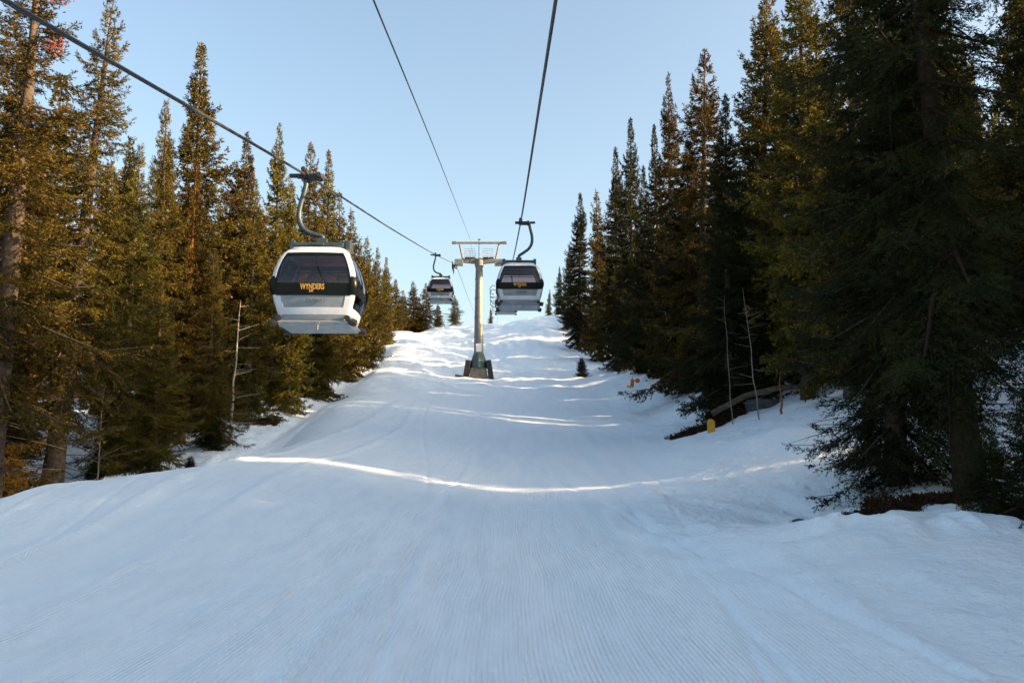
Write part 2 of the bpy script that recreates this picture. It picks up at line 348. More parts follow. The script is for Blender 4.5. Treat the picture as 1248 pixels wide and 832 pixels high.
# ---------------------------------------------------------------- trees
def spruce(name, seed, H=18., Rr=2.6, start=.05, wh=.52, nb=8, tw=.105, tsp=.05, leaf=.12, lw=.045, folm=None, dead=0, barkm=None, droop=1.0, gap=.15, trad=None):
    rs = np.random.RandomState(seed); folm = folm or FOL
    br = []  # branch polylines
    z = start * H; K = 7; ph = rs.uniform(0, 6.28, 6)
    def lump(a, h): return math.sin(a + ph[0] + h * .5) * .45 + math.sin(2 * a + ph[1] - h * .9) * .35 + math.sin(h * 2.1 + ph[2] + a) * .4
    while z < H * .985:
        t = (z - start * H) / (H - start * H)
        prof = (1 - t) ** .92 * min(1, .66 + t * 3.2) * 1.22
        lean = rs.uniform(.86, 1.1)
        a0 = rs.uniform(0, 6.28); n_ = nb if t < .85 else 4
        for k in range(n_):
            if rs.rand() < gap: continue
            L = max(.16, Rr * prof * rs.uniform(.55, 1.2) * lean * (1 + .45 * lump(az_ := a0 + 6.283 * k / n_, z)))
            if rs.rand() < .07: L *= 1.25
            az = a0 + 6.283 * k / n_ + rs.uniform(-.35, .35)
            e0 = np.interp(t, [0, .4, .8, 1], [-.32, -.14, .22, .9]) * 1.0 + rs.uniform(-.12, .12)
            pts = np.zeros((K, 3)); p = np.array([0, 0, z + rs.uniform(-.07, .07)]); pts[0] = p
            for i in range(1, K):
                s_ = i / (K - 1)
                e = e0 - droop * .55 * math.sin(s_ * 2.2) * (1 - t) + 1.0 * s_ ** 3
                az += rs.uniform(-.05, .05)
                p = p + L / (K - 1) * np.array([math.cos(az) * math.cos(e), math.sin(az) * math.cos(e), math.sin(e)]); pts[i] = p
            br.append((pts, L, t))
        z += wh * (1 - .6 * t) * rs.uniform(.75, 1.25)
    B0 = []; BD = []; BL = []
    for pts, L, t in br:
        n_ = max(4, int(2 * L / tw)); s_ = rs.uniform(.06, 1, n_); s_.sort()
        f = s_ * (K - 1); i = np.minimum(f.astype(int), K - 2); fr = (f - i)[:, None]
        pos = pts[i] * (1 - fr) + pts[i + 1] * fr; dr = pts[i + 1] - pts[i]; dr /= np.linalg.norm(dr, axis=1)[:, None]
        side = np.cross(dr, [0, 0, 1]); side /= np.linalg.norm(side, axis=1)[:, None] + 1e-6
        sg = np.where(rs.rand(n_) < .5, -1, 1)[:, None]
        ang = rs.uniform(.6, 1.15, n_)[:, None]
        dn = rs.uniform(-.55, .22, n_)[:, None]
        d_ = dr * np.cos(ang) + side * sg * np.sin(ang) + np.array([0, 0, 1]) * dn
        d_ /= np.linalg.norm(d_, axis=1)[:, None]
        ln = np.clip((.13 + .34 * L * (1 - s_) ** .9) * rs.uniform(.6, 1.2, n_), .1, 1.15)
        B0.append(pos); BD.append(d_); BL.append(ln)
        # the leader of the branch itself also carries needles
        sl = np.arange(.35, 1.0, max(.12, tsp * 2 / max(L, .2))); f = sl * (K - 1); i = np.minimum(f.astype(int), K - 2); fr = (f - i)[:, None]
        q = pts[i] * (1 - fr) + pts[i + 1] * fr; dd = pts[i + 1] - pts[i]; dd /= np.linalg.norm(dd, axis=1)[:, None]
        B0.append(q); BD.append(dd); BL.append(np.full(len(q), .24))
    B0 = np.concatenate(B0); BD = np.concatenate(BD); BL = np.concatenate(BL)
    cnt = np.maximum(2, (BL / tsp * 1.0).astype(int) * 2); ii = np.repeat(np.arange(len(B0)), cnt); M = len(ii)
    fr = rs.rand(M) ** .8; pos = B0[ii] + BD[ii] * (BL[ii] * fr)[:, None]
    pos[:, 2] -= (fr ** 2) * BL[ii] * .18
    rnd = rs.normal(size=(M, 3)); pr = np.cross(BD[ii], rnd); pr /= np.linalg.norm(pr, axis=1)[:, None] + 1e-6
    ang = rs.uniform(.25, .95, M)[:, None]
    d_ = BD[ii] * np.cos(ang) + pr * np.sin(ang)
    wv = np.cross(d_, rs.normal(size=(M, 3))); wv /= np.linalg.norm(wv, axis=1)[:, None] + 1e-6
    ll = (leaf * rs.uniform(.6, 1.4, M))[:, None]; ww = (lw * rs.uniform(.6, 1.3, M))[:, None] * .5
    V = np.stack([pos, pos + d_ * ll * .5 + wv * ww, pos + d_ * ll, pos + d_ * ll * .5 - wv * ww], 1).reshape(-1, 3)
    Fq = np.arange(M * 4).reshape(M, 4)
    crown = mesh_np(name + '_crown', V, [Fq], folm)
    # wood: trunk + limbs
    tb = MB(); r0 = trad or (.0125 * H + .05); zz = np.linspace(-.5, H * .97, 16); wx = rs.normal(0, .02, (16, 2)).cumsum(0) * .5
    rad = [max(.015, r0 * (1 - max(0, a) / H) ** .85 * (1.25 if i == 0 else 1.0 + .12 * (i == 1))) for i, a in enumerate(zz)]
    tb.tube([(wx[i, 0], wx[i, 1], zz[i]) for i in range(16)], rad, 10)
    for pts, L, t in br:
        if L > .5: tb.tube([pts[0], pts[2], pts[4], pts[6]], [.012 + .012 * L, .008 + .008 * L, .006 + .003 * L, .004], 4, False)
    for k in range(dead):
        zb = rs.uniform(.06, max(start + .12, .2)) * H; az = rs.uniform(0, 6.28); L = rs.uniform(.6, 2.4); e = rs.uniform(-.35, .25)
        pts = [Vector((0, 0, zb))]; a_ = az
        for i in range(5):
            a_ += rs.uniform(-.25, .25); e -= .06; pts.append(pts[-1] + Vector((math.cos(a_) * math.cos(e), math.sin(a_) * math.cos(e), math.sin(e))) * L / 5)
        tb.tube(pts, [.022, .017, .013, .01, .007, .003], 4, False)
        for q in range(2, 6):
            for sgn in (-1, 1):
                if rs.rand() < .6:
                    a2 = a_ + sgn * rs.uniform(.5, 1); l2 = rs.uniform(.15, .6); c0 = pts[q - 1]
                    tb.tube([c0, c0 + Vector((math.cos(a2), math.sin(a2), rs.uniform(-.5, .1))) * l2], [.006, .002], 3, False)
    tm = bpy.data.meshes.new(name + '_trunk'); tm.from_pydata(tb.v, [], tb.f); tm.materials.append(barkm or BARK)
    tm.polygons.foreach_set('use_smooth', [True] * len(tm.polygons)); tm.update()
    return tm, crown, H
VAR = {}
VAR['a'] = spruce('a', 1, Rr=2.6, start=.04)
VAR['b'] = spruce('b', 2, Rr=2.2, start=.07, wh=.47)
VAR['c'] = spruce('c', 3, Rr=2.9, start=.12, droop=1.3, dead=8)
VAR['d'] = spruce('d', 4, Rr=2.5, start=.22, nb=7, dead=44, barkm=BARK, gap=.3, trad=.33, tw=.085, tsp=.033, leaf=.085, lw=.025)
VAR['x'] = spruce('x', 31, Rr=2.8, start=.03, tw=.085, tsp=.036, leaf=.09, lw=.027, gap=.1)
VAR['e'] = spruce('e', 5, Rr=2.5, start=.14, dead=16, barkm=BARKO, gap=.2)
far = dict(tw=.15, tsp=.085, leaf=.17, lw=.075)
VAR['f'] = spruce('f', 11, Rr=2.7, start=.03, **far)
VAR['g'] = spruce('g', 12, Rr=2.2, start=.05, **far)
VAR['h'] = spruce('h', 13, Rr=3.1, start=.04, nb=6, **far)
VAR['k'] = spruce('k', 14, Rr=2.4, start=.25, dead=14, **far)     # forest interior
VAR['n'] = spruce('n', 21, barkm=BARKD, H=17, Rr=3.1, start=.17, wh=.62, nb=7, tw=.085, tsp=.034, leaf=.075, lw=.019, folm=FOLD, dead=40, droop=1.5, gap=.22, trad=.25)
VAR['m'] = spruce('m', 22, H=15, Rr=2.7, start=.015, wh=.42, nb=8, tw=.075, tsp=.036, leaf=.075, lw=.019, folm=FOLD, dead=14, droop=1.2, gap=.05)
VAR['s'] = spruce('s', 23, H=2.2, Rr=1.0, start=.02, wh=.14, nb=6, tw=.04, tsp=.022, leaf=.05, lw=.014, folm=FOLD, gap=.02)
VAR['p'] = spruce('p', 41, Rr=3.3, start=.08, wh=.62, nb=8, gap=.3, droop=1.4, dead=10)
VAR['q'] = spruce('q', 42, Rr=2.4, start=.05, wh=.44, gap=.28, droop=.8, dead=6)
VAR['r'] = spruce('r', 43, H=16, Rr=2.9, start=.03, wh=.5, nb=9, gap=.18, droop=1.2)
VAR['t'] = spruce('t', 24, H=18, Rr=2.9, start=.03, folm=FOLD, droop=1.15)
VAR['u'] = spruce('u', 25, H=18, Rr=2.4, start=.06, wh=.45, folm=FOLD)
srng = random.Random(77); TOPS = []
def put(v, x, y, H, label, group=None, wf=1.0, lean=(0, 0), name='spruce_tree', rz=None, dz=0):
    tm, cr, H0 = VAR[v]; s = H / H0
    o = empty(name, (x, y, gz(x, y) - .08 + dz), srng.uniform(0, 6.28) if rz is None else rz)
    o.rotation_euler.x, o.rotation_euler.y = lean
    sx = s * wf if wf != 1 else s; o.scale = (sx, sx, s)
    t = link('trunk', tm, o); c = link('crown', cr, o)
    tag(o, label, 'tree', group); return o
def tree(v, bpx, tpx, tpy, Y, label, wf=1.0, **k):
    """base column px, apex pixel (tpx,tpy), distance"""
    x = (bpx - 624) / F * Y / 1.0; q = P(bpx, 500, Y); x = q.x
    g = gz(x, Y); top = P(tpx, tpy, Y); H = top.z - g
    ly = math.atan2(top.x - x, H)
    TOPS.append((tpx, tpy)); s = .82 + .18 * (18 / max(H, 6))
    o = put(v, x, Y, H, label, wf=wf, **k)
    o.rotation_mode = 'ZYX' if False else 'XYZ'
    M = Matrix.Rotation(ly, 3, 'Y') @ Matrix.Rotation(o.rotation_euler.z, 3, 'Z'); o.rotation_euler = M.to_euler()
    return o
G_L = 'spruces along the left edge of the run'; G_R = 'spruces along the right edge of the run'; G_C = 'small spruces on the crest'
ltree = [
 ('x', 190, 196, 330, 27.5, 'low bushy dark spruce skirt filling the forest edge right of the thick grey trunk', 1.25),
 ('x', 12, 14, 350, 21.5, 'low bushy spruce at the left frame edge in front of the grey trunk', 1.2),
 ('x', 255, 262, 300, 35, 'bushy half height spruce left of the white dead sapling', 1.1),
 ('d', -12, 52, -110, 19.5, 'tall spruce at the far left edge with pale sunlit trunk and reddish dead spray', 1.25),
 ('d', 68, 139, -18, 25.5, 'tall spruce with thick bare grey lower trunk standing behind the foreground snow edge at left', 1.05),
 ('x', -40, -25, 60, 24, 'spruce cut off by the left frame beside the pale sunlit trunk', 1.0),
 ('x', 150, 172, 170, 33, 'shorter spruce between the thick grey trunk and the tall pointed spruce', 1.0),
 ('x', 190, 203, 116, 37, 'slender spruce touching the left of the tallest pointed spruce under the cable', .8),
 ('b', 232, 246, 52, 43, 'tallest pointed spruce standing clear against the sky right of the grey trunk tree', 1.1),
 ('e', 222, 240, 190, 38, 'spruce with glowing orange brown lower trunk in the left forest', .9),
 ('r', 285, 302, 160, 52, 'broad golden lit spruce whose top touches the cable left of the near gondola', .95),
 ('p', 300, 312, 215, 47, 'spruce with sunlit foliage right behind the white dead sapling', .95),
 ('q', 332, 341, 148, 62, 'narrow spire spruce just left of the near gondola hanger', .85),
 ('a', 348, 357, 222, 56, 'shorter spruce directly behind the near gondola cabin', 1.0),
 ('p', 372, 379, 170, 70, 'first of two twin spires rising behind the near gondola hanger', .85),
 ('b', 396, 401, 182, 76, 'second of two twin spires, right of the near gondola hanger', .9),
 ('r', 385, 390, 262, 68, 'spruce standing low behind the roof of the near gondola', 1.0),
 ('f', 424, 429, 250, 88, 'spruce right of the near gondola roof, stepping down from the twin spires', 1.0),
 ('g', 412, 414, 232, 84, 'thin spruce squeezed between the twin spires and the stepping down spruce', .9),
 ('f', 444, 447, 285, 102, 'golden spruce beside the right side of the near gondola', 1.0),
 ('h', 458, 460, 300, 112, 'wide spruce whose skirt meets the lit snow right of the near gondola', .9),
 ('g', 470, 471, 312, 122, 'last tall spruce of the left row before the crest', 1.1),
]
for v, b, tx, ty, Y, lab, wf in ltree: tree(v, b, tx, ty, Y, lab, wf, group=G_L)
ctree = [
 ('f', 481, 482, 338, 150, 'crest spruce nearest the left row', 1.6),
 ('g', 491, 491, 353, 165, 'short spruce on the crest left of a pointed pair', 2.0),
 ('f', 503, 503, 341, 166, 'left spruce of the pointed pair on the crest beside the far gondola', 1.65),
 ('h', 518, 519, 344, 167, 'right spruce of the pointed pair on the crest, just left of the far gondola', 1.6),
 ('h', 510, 511, 362, 172, 'low bushy spruce filling the dip inside the pointed pair on the crest', 1.9),
 ('g', 533, 534, 368, 168, 'low spruce on the crest directly under the far gondola', 2.2),
 ('h', 554, 554, 359, 169, 'golden bushy spruce alone on the crest between the far gondola and the pylon', 1.9),
 ('g', 598, 598, 374, 172, 'tiny dark spruce on the crest just right of the pylon', 1.5),
 ('g', 669, 670, 352, 158, 'small spruce on the crest right of the middle gondola', 1.2),
 ('t', 682, 682, 324, 150, 'dark spruce ending the right row on the crest', .95),
]
for v, b, tx, ty, Y, lab, wf in ctree: tree(v, b, tx, ty, Y, lab, wf, group=G_C)
rtree = [
 ('u', 706, 707, 234, 122, 'slim spire spruce leftmost of the tall right row', 1.0),
 ('u', 692, 694, 300, 136, 'short dark spruce stepping down left of the slim spire spruce', 1.1),
 ('f', 734, 727, 227, 112, 'sunlit coppery spruce just right of the slim spire spruce', .85),
 ('u', 752, 750, 178, 98, 'spruce with dark outstretched left branches above the right crest', .8),
 ('t', 772, 768, 142, 88, 'tall pointed spruce with dark skirt above the green sapling', .72),
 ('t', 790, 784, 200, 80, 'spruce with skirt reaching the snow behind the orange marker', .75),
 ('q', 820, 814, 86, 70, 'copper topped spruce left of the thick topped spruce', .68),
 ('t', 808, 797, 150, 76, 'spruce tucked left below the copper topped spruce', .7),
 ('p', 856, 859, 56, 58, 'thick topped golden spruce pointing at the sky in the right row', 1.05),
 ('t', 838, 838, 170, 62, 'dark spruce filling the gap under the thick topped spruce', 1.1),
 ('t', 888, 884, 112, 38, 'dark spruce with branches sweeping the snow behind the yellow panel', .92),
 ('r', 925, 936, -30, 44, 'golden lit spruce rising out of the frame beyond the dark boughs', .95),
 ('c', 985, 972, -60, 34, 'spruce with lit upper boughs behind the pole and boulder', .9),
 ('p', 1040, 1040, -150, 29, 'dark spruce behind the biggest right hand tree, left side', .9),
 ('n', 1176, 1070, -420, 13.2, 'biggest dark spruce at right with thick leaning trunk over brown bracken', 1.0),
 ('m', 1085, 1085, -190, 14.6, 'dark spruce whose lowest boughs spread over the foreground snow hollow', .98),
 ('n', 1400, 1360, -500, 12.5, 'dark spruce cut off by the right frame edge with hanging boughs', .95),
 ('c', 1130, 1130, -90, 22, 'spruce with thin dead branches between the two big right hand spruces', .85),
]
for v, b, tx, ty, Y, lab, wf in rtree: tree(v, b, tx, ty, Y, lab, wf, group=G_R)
o = put('s', P(1212, 640, 9.6).x, 9.6, 1.0, 'low young spruce spreading dark twigs on the snow at the lower right edge', wf=1.0, name='young_spruce')
o = put('s', P(1275, 640, 9.2).x, 9.2, 1.5, 'young spruce half outside the lower right frame edge', wf=1.0, name='young_spruce')
put('s', P(709, 452, 95).x, 95, 2.1, 'dark green sapling alone on the snow near the right crest', wf=1.1, name='young_spruce')
put('s', P(150, 560, 29).x, 27, 1.4, 'little spruce growing behind the thick grey trunk at left', name='young_spruce')
put('s', P(232, 575, 25.5).x, 25.5, .8, 'tiny spruce poking over the snow edge at the foot of the left forest', name='young_spruce')
put('s', P(262, 530, 34).x, 34, 1.1, 'small spruce at the forest edge below the white dead sapling', name='young_spruce')

# forest behind the front rows (individual trees, shared label per stand)
rnd = random.Random(9); placed = [(o.location.x, o.location.y) for o in S.objects if o.get('category') == 'tree']
tt = sorted(TOPS)
tpx_ = np.array([t[0] for t in tt]); tpy_ = np.array([t[1] for t in tt])
def env(px):
    # silhouette of the front rows: highest apex nearby
    m = np.abs(tpx_ - px) < 26
    return tpy_[m].min() if m.any() else (330 if 480 < px < 690 else -200)
nfill = 0
def fill(x, y, lab, grp, vs, Hr, mind):
    global nfill
    if any((x - a) ** 2 + (y - b) ** 2 < mind * mind for a, b in placed): return
    g = gz(x, y); H = rnd.uniform(*Hr)
    px, py = pix(Vector((x, y, g + H)))
    if 0 < px < 1248 and y > 8:
        lim = env(px) + 26
        if py < lim:
            H = P(px, lim, y).z - g
            if H < 6: return
    elif y <= 8 and abs(x) < 12: return
    if x > 0 and 8 < y < 30 and x < 28 and rnd.random() < .5: return
    placed.append((x, y)); nfill += 1
    v = rnd.choice(vs); put(v, x, y, H, lab, grp, wf=rnd.uniform(.85, 1.15), lean=(rnd.uniform(-.03, .03), rnd.uniform(-.03, .03)))
for i in range(900):
    y = rnd.uniform(16, 175); e = float(left_edge(np.array(y))) - 3.5 - .06 * y * (y < 60)
    x = e - abs(rnd.gauss(0, 1)) * 14
    if x > -.60 * y - 14 or True: fill(x, y, 'spruce among the crowded shaded trunks deep in the forest left of the run', 'spruces deep in the left forest', ['k', 'f', 'g', 'k'] if y > 45 else ['k', 'a', 'x', 'c', 'e'], (12, 19), 3.0 if y < 70 else 4.4)
    if nfill > 120: break
n0 = nfill
GAPS = [(0, 18.6, .6), (0, 36, .3), (0, 47.5, .4), (0, 60, .5), (0, 71, .7), (0, 84, .8), (0, 93, .8)]
for i in range(1500):
    y = rnd.uniform(-22, 160) if i > 60 else rnd.uniform(-22, 16); e = float(np.interp(y, [-22, 15, 33, 60, 90, 120, 160], [12, 11.5, 13.5, 16, 17.5, 17, 16]))
    x = e + abs(rnd.gauss(0, 1)) * 13 + (6 if 6 < y < 34 else 0)
    if any(abs((x - a) * .174 + (y - b) * .985) < h_ + .6 for a, b, h_ in GAPS): continue
    fill(x, y, 'dark spruce deep in the forest on the rising ground right of the run', 'spruces deep in the right forest', ['k', 'f', 'g', 'h'], (12, 18), 2.9 if y < 70 else 4.0)
    if nfill - n0 > 205: break

# ---------------------------------------------------------------- bare saplings and dead trunks
def bare(name, label, base, top, r, m, twigs=14, tl=.9, seed=0, cat='dead tree', side=None):
    rs = random.Random(seed); base = Vector(base); top = Vector(top); base.z -= .25
    root = empty(name, base); t = MB(); n = 9; ax = top - base
    pts = [ax * (i / n) + Vector((rs.uniform(-1, 1), rs.uniform(-1, 1), 0)) * .035 * (i > 0) for i in range(n + 1)]
    t.tube(pts, [r * (1 - .8 * i / n) for i in range(n + 1)], 7); t.build('trunk', m, root, True)
    b = MB()
    for k in range(twigs):
        f = rs.uniform(.15, .97); p = ax * f; a = rs.uniform(0, 6.28) if side is None else side + rs.uniform(-.6, .6) + (math.pi if rs.random() < .3 else 0)
        L = tl * rs.uniform(.4, 1.2) * (1.1 - .6 * f); e = rs.uniform(-.1, .5); q = [p]
        for i in range(4): a += rs.uniform(-.3, .3); q.append(q[-1] + Vector((math.cos(a) * math.cos(e), math.sin(a) * math.cos(e), math.sin(e))) * L / 4)
        b.tube(q, [r * .28, r * .22, r * .16, r * .1, r * .04], 4, False)
        for j in (2, 3): b.tube([q[j], q[j] + Vector((math.cos(a + .8), math.sin(a + .8), e)) * L * .25], [r * .12, r * .03], 3, False)
    if twigs: b.build('branch', m, root)
    return tag(root, label, cat)
def gp(px, py, Y):
    q = P(px, py, Y); return Vector((q.x, Y, gz(q.x, Y)))
bare('dead_sapling', 'straight white dead sapling with side twigs lit against the dark left forest', gp(281, 500, 37), P(293, 366, 37), .07, BIRCH, 16, 1.6, 1, side=0)
bare('broken_trunk', 'short brown bare trunk between the orange trunk and the white sapling', gp(256, 500, 37), P(256, 450, 37), .07, BARKO, 0, .3, 2)
bare('dead_sapling', 'thin pale leaning sapling in front of the dark right spruces, above the yellow panel', gp(926, 510, 32), P(905, 350, 32), .028, TWIG, 20, 1.3, 3)
bare('broken_trunk', 'bare orange brown pole standing in the snow beside the boulder', gp(953, 505, 31), P(950, 452, 31), .055, BARKO, 0, .3, 4)
bare('dead_sapling', 'pale bent dead stem hanging in the shadow of the right spruces', gp(826, 470, 66), P(808, 360, 66), .10, BIRCH, 10, 1.4, 5)
bare('dead_sapling', 'spindly grey sapling left of the pale leaning sapling', gp(893, 505, 34), P(882, 360, 34), .02, TWIG, 14, 1.0, 6)
bare('dead_sapling', 'leafless twiggy sapling in the shade beside the biggest right hand trunk', gp(1130, 600, 15), P(1118, 470, 15), .03, TWIG, 22, .9, 7)
bare('dead_sapling', 'bare twiggy branches tangled right of the thick grey trunk', gp(118, 570, 26.5), P(128, 470, 26.5), .035, TWIG, 26, 1.9, 8)

# ---------------------------------------------------------------- ground clutter
def bracken(label, pts, w_, h_, seed, nf=900, fl=.28):
    rs = random.Random(seed); m = MB(); cen = pts[len(pts) // 2]
    root = empty('bracken_bank', cen)
    n = 26; prof = []
    cols_ = 9; vs = []; fs = []
    for i in range(n + 1):
        f = i / n * (len(pts) - 1); k = min(int(f), len(pts) - 2); p = pts[k].lerp(pts[k + 1], f - k)
        t = (pts[k + 1] - pts[k]).normalized(); s_ = Vector((-t.y, t.x, 0))
        for j in range(cols_):
            a = j / (cols_ - 1) * 2 - 1; q = p + s_ * a * w_
            q.z = gz(q.x, q.y) - .06 + h_ * (1 - a * a) * (max(0, math.sin(math.pi * i / n)) ** .5) * rs.uniform(.7, 1.15)
            vs.append(q - cen)
    for i in range(n):
        for j in range(cols_ - 1): b_ = i * cols_ + j; fs.append((b_, b_ + 1, b_ + cols_ + 1, b_ + cols_))
    m.add(vs, fs); m.build('mound', RUST, root, True)
    V = []; 
    for k in range(nf):
        v = Vector(vs[rs.randrange(len(vs))]) + Vector((rs.uniform(-.15, .15), rs.uniform(-.15, .15), 0)); a = rs.uniform(0, 6.28); e = rs.uniform(.1, 1.3); L = fl * rs.uniform(.4, 1.3)
        d_ = Vector((math.cos(a) * math.cos(e), math.sin(a) * math.cos(e), math.sin(e))); s_ = Vector((-math.sin(a), math.cos(a), 0)) * .008
        V += [v - s_, v + s_, v + d_ * L * .6 + s_ * .7 + Vector((0, 0, 0)), v + d_ * L * .9 - Vector((0, 0, L * .2))]
    link('fronds', mesh_np('fronds', np.array([list(v) for v in V]), [np.arange(len(V)).reshape(-1, 4)], RUST), root)
    return tag(root, label, 'dead bracken')
bracken('rusty brown bracken bank under the biggest right hand spruce', [gp(1020, 640, 11.9), gp(1080, 630, 12.2), gp(1130, 620, 12.6), gp(1190, 600, 12.8)], .42, .16, 1, 6000, .15)
bracken('dark brown bracken and twigs under the spruce left of the yellow panel', [gp(818, 525, 36), gp(850, 520, 36), gp(885, 515, 36.5), gp(905, 512, 36.5)], .7, .32, 2, 3500, .25)
bracken('small brown brush patch at the foot of the left forest below the white sapling', [gp(300, 505, 46), gp(325, 500, 48), gp(340, 492, 51)], .5, .22, 3, 2000, .22)

def blob(name, mat_, c, size, seed, parent=None, zcut=None):
    import bmesh
    bm = bmesh.new(); bmesh.ops.create_icosphere(bm, subdivisions=4, radius=1)
    for v in bm.verts:
        p = v.co; k = 1 + .22 * float(fbm(np.array([p.x * 1.7 + seed]), np.array([p.y * 1.7 + p.z * 2.1]), 4, seed)[0])
        k += .10 * float(fbm(np.array([p.x * 5 + p.z * 3]), np.array([p.y * 5 - p.z * 4]), 3, seed + 2)[0]); bx_ = max(abs(p.x), abs(p.y), abs(p.z)) ** -.45
        v.co = Vector((p.x * size[0] * k * bx_, p.y * size[1] * k * bx_, p.z * size[2] * k * bx_)) + Vector(c)
    me = bpy.data.meshes.new(name); bm.to_mesh(me); bm.free(); me.materials.append(mat_)
    me.polygons.foreach_set('use_smooth', [True] * len(me.polygons)); return link(name, me, parent)
bb = gp(930, 500, 37); root = empty('boulder', bb)
blob('rock_face', ROCK, (0, 0, .0), (.8, .5, .42), 3, root)
tag(root, 'small grey boulder half buried under the trees beside the orange brown pole', 'boulder')
lg = MB(); a, b = gp(868, 500, 35.5), gp(990, 488, 33.2); c0 = a.copy(); root = empty('fallen_log', c0)
lg.tube([Vector((0, 0, .65)), (b - a) * .35 + Vector((0, 0, .95)), (b - a) * .7 + Vector((0, 0, .85)), (b - a) + Vector((0, 0, .5))], [.13, .12, .11, .08], 9)
lg.build('log', BARK, root, True); tag(root, 'brown fallen log lying across the boulder behind the leaning sapling', 'log')
# chunk of rock showing in the scoop
r1 = gp(973, 620, 12.6); o = blob('small_rock', ROCK, (0, 0, .02), (.10, .07, .08), 11); o.location = r1
tag(o, 'small dark rock poking from the scooped snow hollow at right', 'rock')

# yellow foam panel
q = gp(867, 527, 33); root = empty('marker_panel', q, R(-8)); m = MB()
w2, h2 = .145, .54; vs = []
for y in (-.05, .05): vs += [(-w2, y, -.08), (w2 * .9, y, -.08), (w2, y, h2 - .09), (w2 * .35, y, h2), (-w2 * .5, y, h2), (-w2 * 1.02, y, h2 - .07)]
m.add(vs, [(0, 1, 2, 3, 4, 5), (11, 10, 9, 8, 7, 6)] + [(i, i + 6, (i + 1) % 6 + 6, (i + 1) % 6) for i in range(6)])
m.build('foam_panel', YEL, root, bevel=.012); m = MB(); m.tube([(0, .075, -.3), (0, .075, h2 - .1)], .018, 8); m.build('post', STEEL, root)
tag(root, 'upright yellow foam marker panel stuck in the snow bank at right', 'marker')
# orange marker
q = gp(771, 473, 72); root = empty('orange_marker', q); m = MB()
m.tube([(.02, 0, -.3), (.0, 0, .95)], .03, 7); m.build('post', STEEL, root)
m = MB(); m.box((-.03, -.08, .42), (.30, .10, .62), Matrix.Rotation(R(8), 3, 'Y')); m.build('pad', ORG, root, bevel=.03)
m = MB(); m.tube([(.42, -.05, .62), (.42, .0, .62)], .2, 20); m.tube([(0, -.02, .6), (.42, -.02, .62)], .03, 6); m.build('disc', ORG, root)
m = MB(); m.box((-.32, -.1, .12), (.42, .12, .16), Matrix.Rotation(R(22), 3, 'Y')); m.build('fallen_pad', YEL, root, bevel=.02)
tag(root, 'orange marker with a round disc and a slumped yellow pad on the snow', 'marker')

# ---------------------------------------------------------------- ropeway lines
TY = 97.0
def rope_fn(pts):
    q = [P(*p) for p in pts]; ys = np.array([a.y for a in q]); X = np.array([a.x for a in q]); Z = np.array([a.z for a in q])
    return ys, X, Z
def herm(ys, v, y):
    d_ = np.gradient(v, ys); i = np.clip(np.searchsorted(ys, y) - 1, 0, len(ys) - 2); h = ys[i + 1] - ys[i]; t = (y - ys[i]) / h
    if y < ys[0]: return v[0] + (y - ys[0]) * (v[1] - v[0]) / (ys[1] - ys[0])
    if y > ys[-1]: return v[-1] + (y - ys[-1]) * (v[-1] - v[-2]) / (ys[-1] - ys[-2])
    return ((2*t**3-3*t*t+1)*v[i] + (t**3-2*t*t+t)*h*d_[i] + (-2*t**3+3*t*t)*v[i+1] + (t**3-t*t)*h*d_[i+1])
LP = rope_fn([(5, 0, 7.7), (374, 214, 20), (474, 277, 36), (531, 310.5, 65), (555.5, 322, 97)])
RP = rope_fn([(677.5, 0, 12.5), (654, 150, 20.5), (634.5, 271, 36), (622, 316, 64), (611.5, 321, 97)])
RP = rope_fn([(677.5, 0, 12.5), (654, 150, 20.0), (634.5, 271, 36), (617.5, 332, 76), (612.5, 321, 97)])
CPn = rope_fn([(455, 0, 11.4), (516, 148, 21), (552, 238, 42), (572, 289, 97)])
def onrope(rp, y): return Vector((herm(rp[0], rp[1], y), y, herm(rp[0], rp[2], y)))
def rope(name, rp, beyond, r, label):
    ys = list(np.linspace(-35, 6, 12)) + list(np.linspace(7, 97, 120))
    pts = [onrope(rp, y) for y in ys]; e = pts[-1]
    for k in range(1, 26):
        f = k / 25; pts.append(e.lerp(beyond, f) - Vector((0, 0, 4 * 5.0 * f * (1 - f) * .25)))
    m = MB(); m.tube(pts, r, 8); o = m.build(name, ROPE, None, True); tag(o, label, 'cable', 'ropeway cables'); return e
eL = rope('haul_rope', LP, P(590, 404, 400), .030, 'thick steel cable carrying the left hand gondolas from the upper left corner')
eR = rope('haul_rope', RP, P(604, 404, 400), .032, 'thick steel cable carrying the right hand gondolas from the top edge')
eC = rope('signal_cable', CPn, P(597, 402, 400), .015, 'thinner cable without cabins running to the top of the pylon')

# ---------------------------------------------------------------- pylon
tb_ = gp(586, 461, TY); tx = (eL.x + eR.x) / 2; tb_.x = tx; armz = P(584, 318, TY).z; topz = P(584, 296, TY).z
pyl = empty('lift_pylon', tb_); bz = tb_.z; AZ = armz - bz; TZ = topz - bz; hw = (eR.x - eL.x) / 2
tag(pyl, 'grey steel lift pylon with T shaped head standing on a concrete footing in the snow', 'pylon')
m = MB(); m.tube([(0, 0, 2.4), (0, 0, AZ)], [.56, .40], 28); m.build('shaft', STEEL, pyl, True)
m = MB()
for k in range(1, 5): zk = 2.4 + (AZ - 2.4) * k / 5; rk = .56 - .16 * k / 5; m.tube([(0, 0, zk), (0, 0, zk + .10)], rk + .05, 28)
m.build('flange', STEEL, pyl, True)
m = MB(); m.tube([(0, 0, 1.1), (0, 0, 1.9), (0, 0, 2.7)], [.98, .88, .60], 8); m.tube([(0, 0, 1.02), (0, 0, 1.12)], 1.05, 8); m.build('collar', TEAL, pyl)
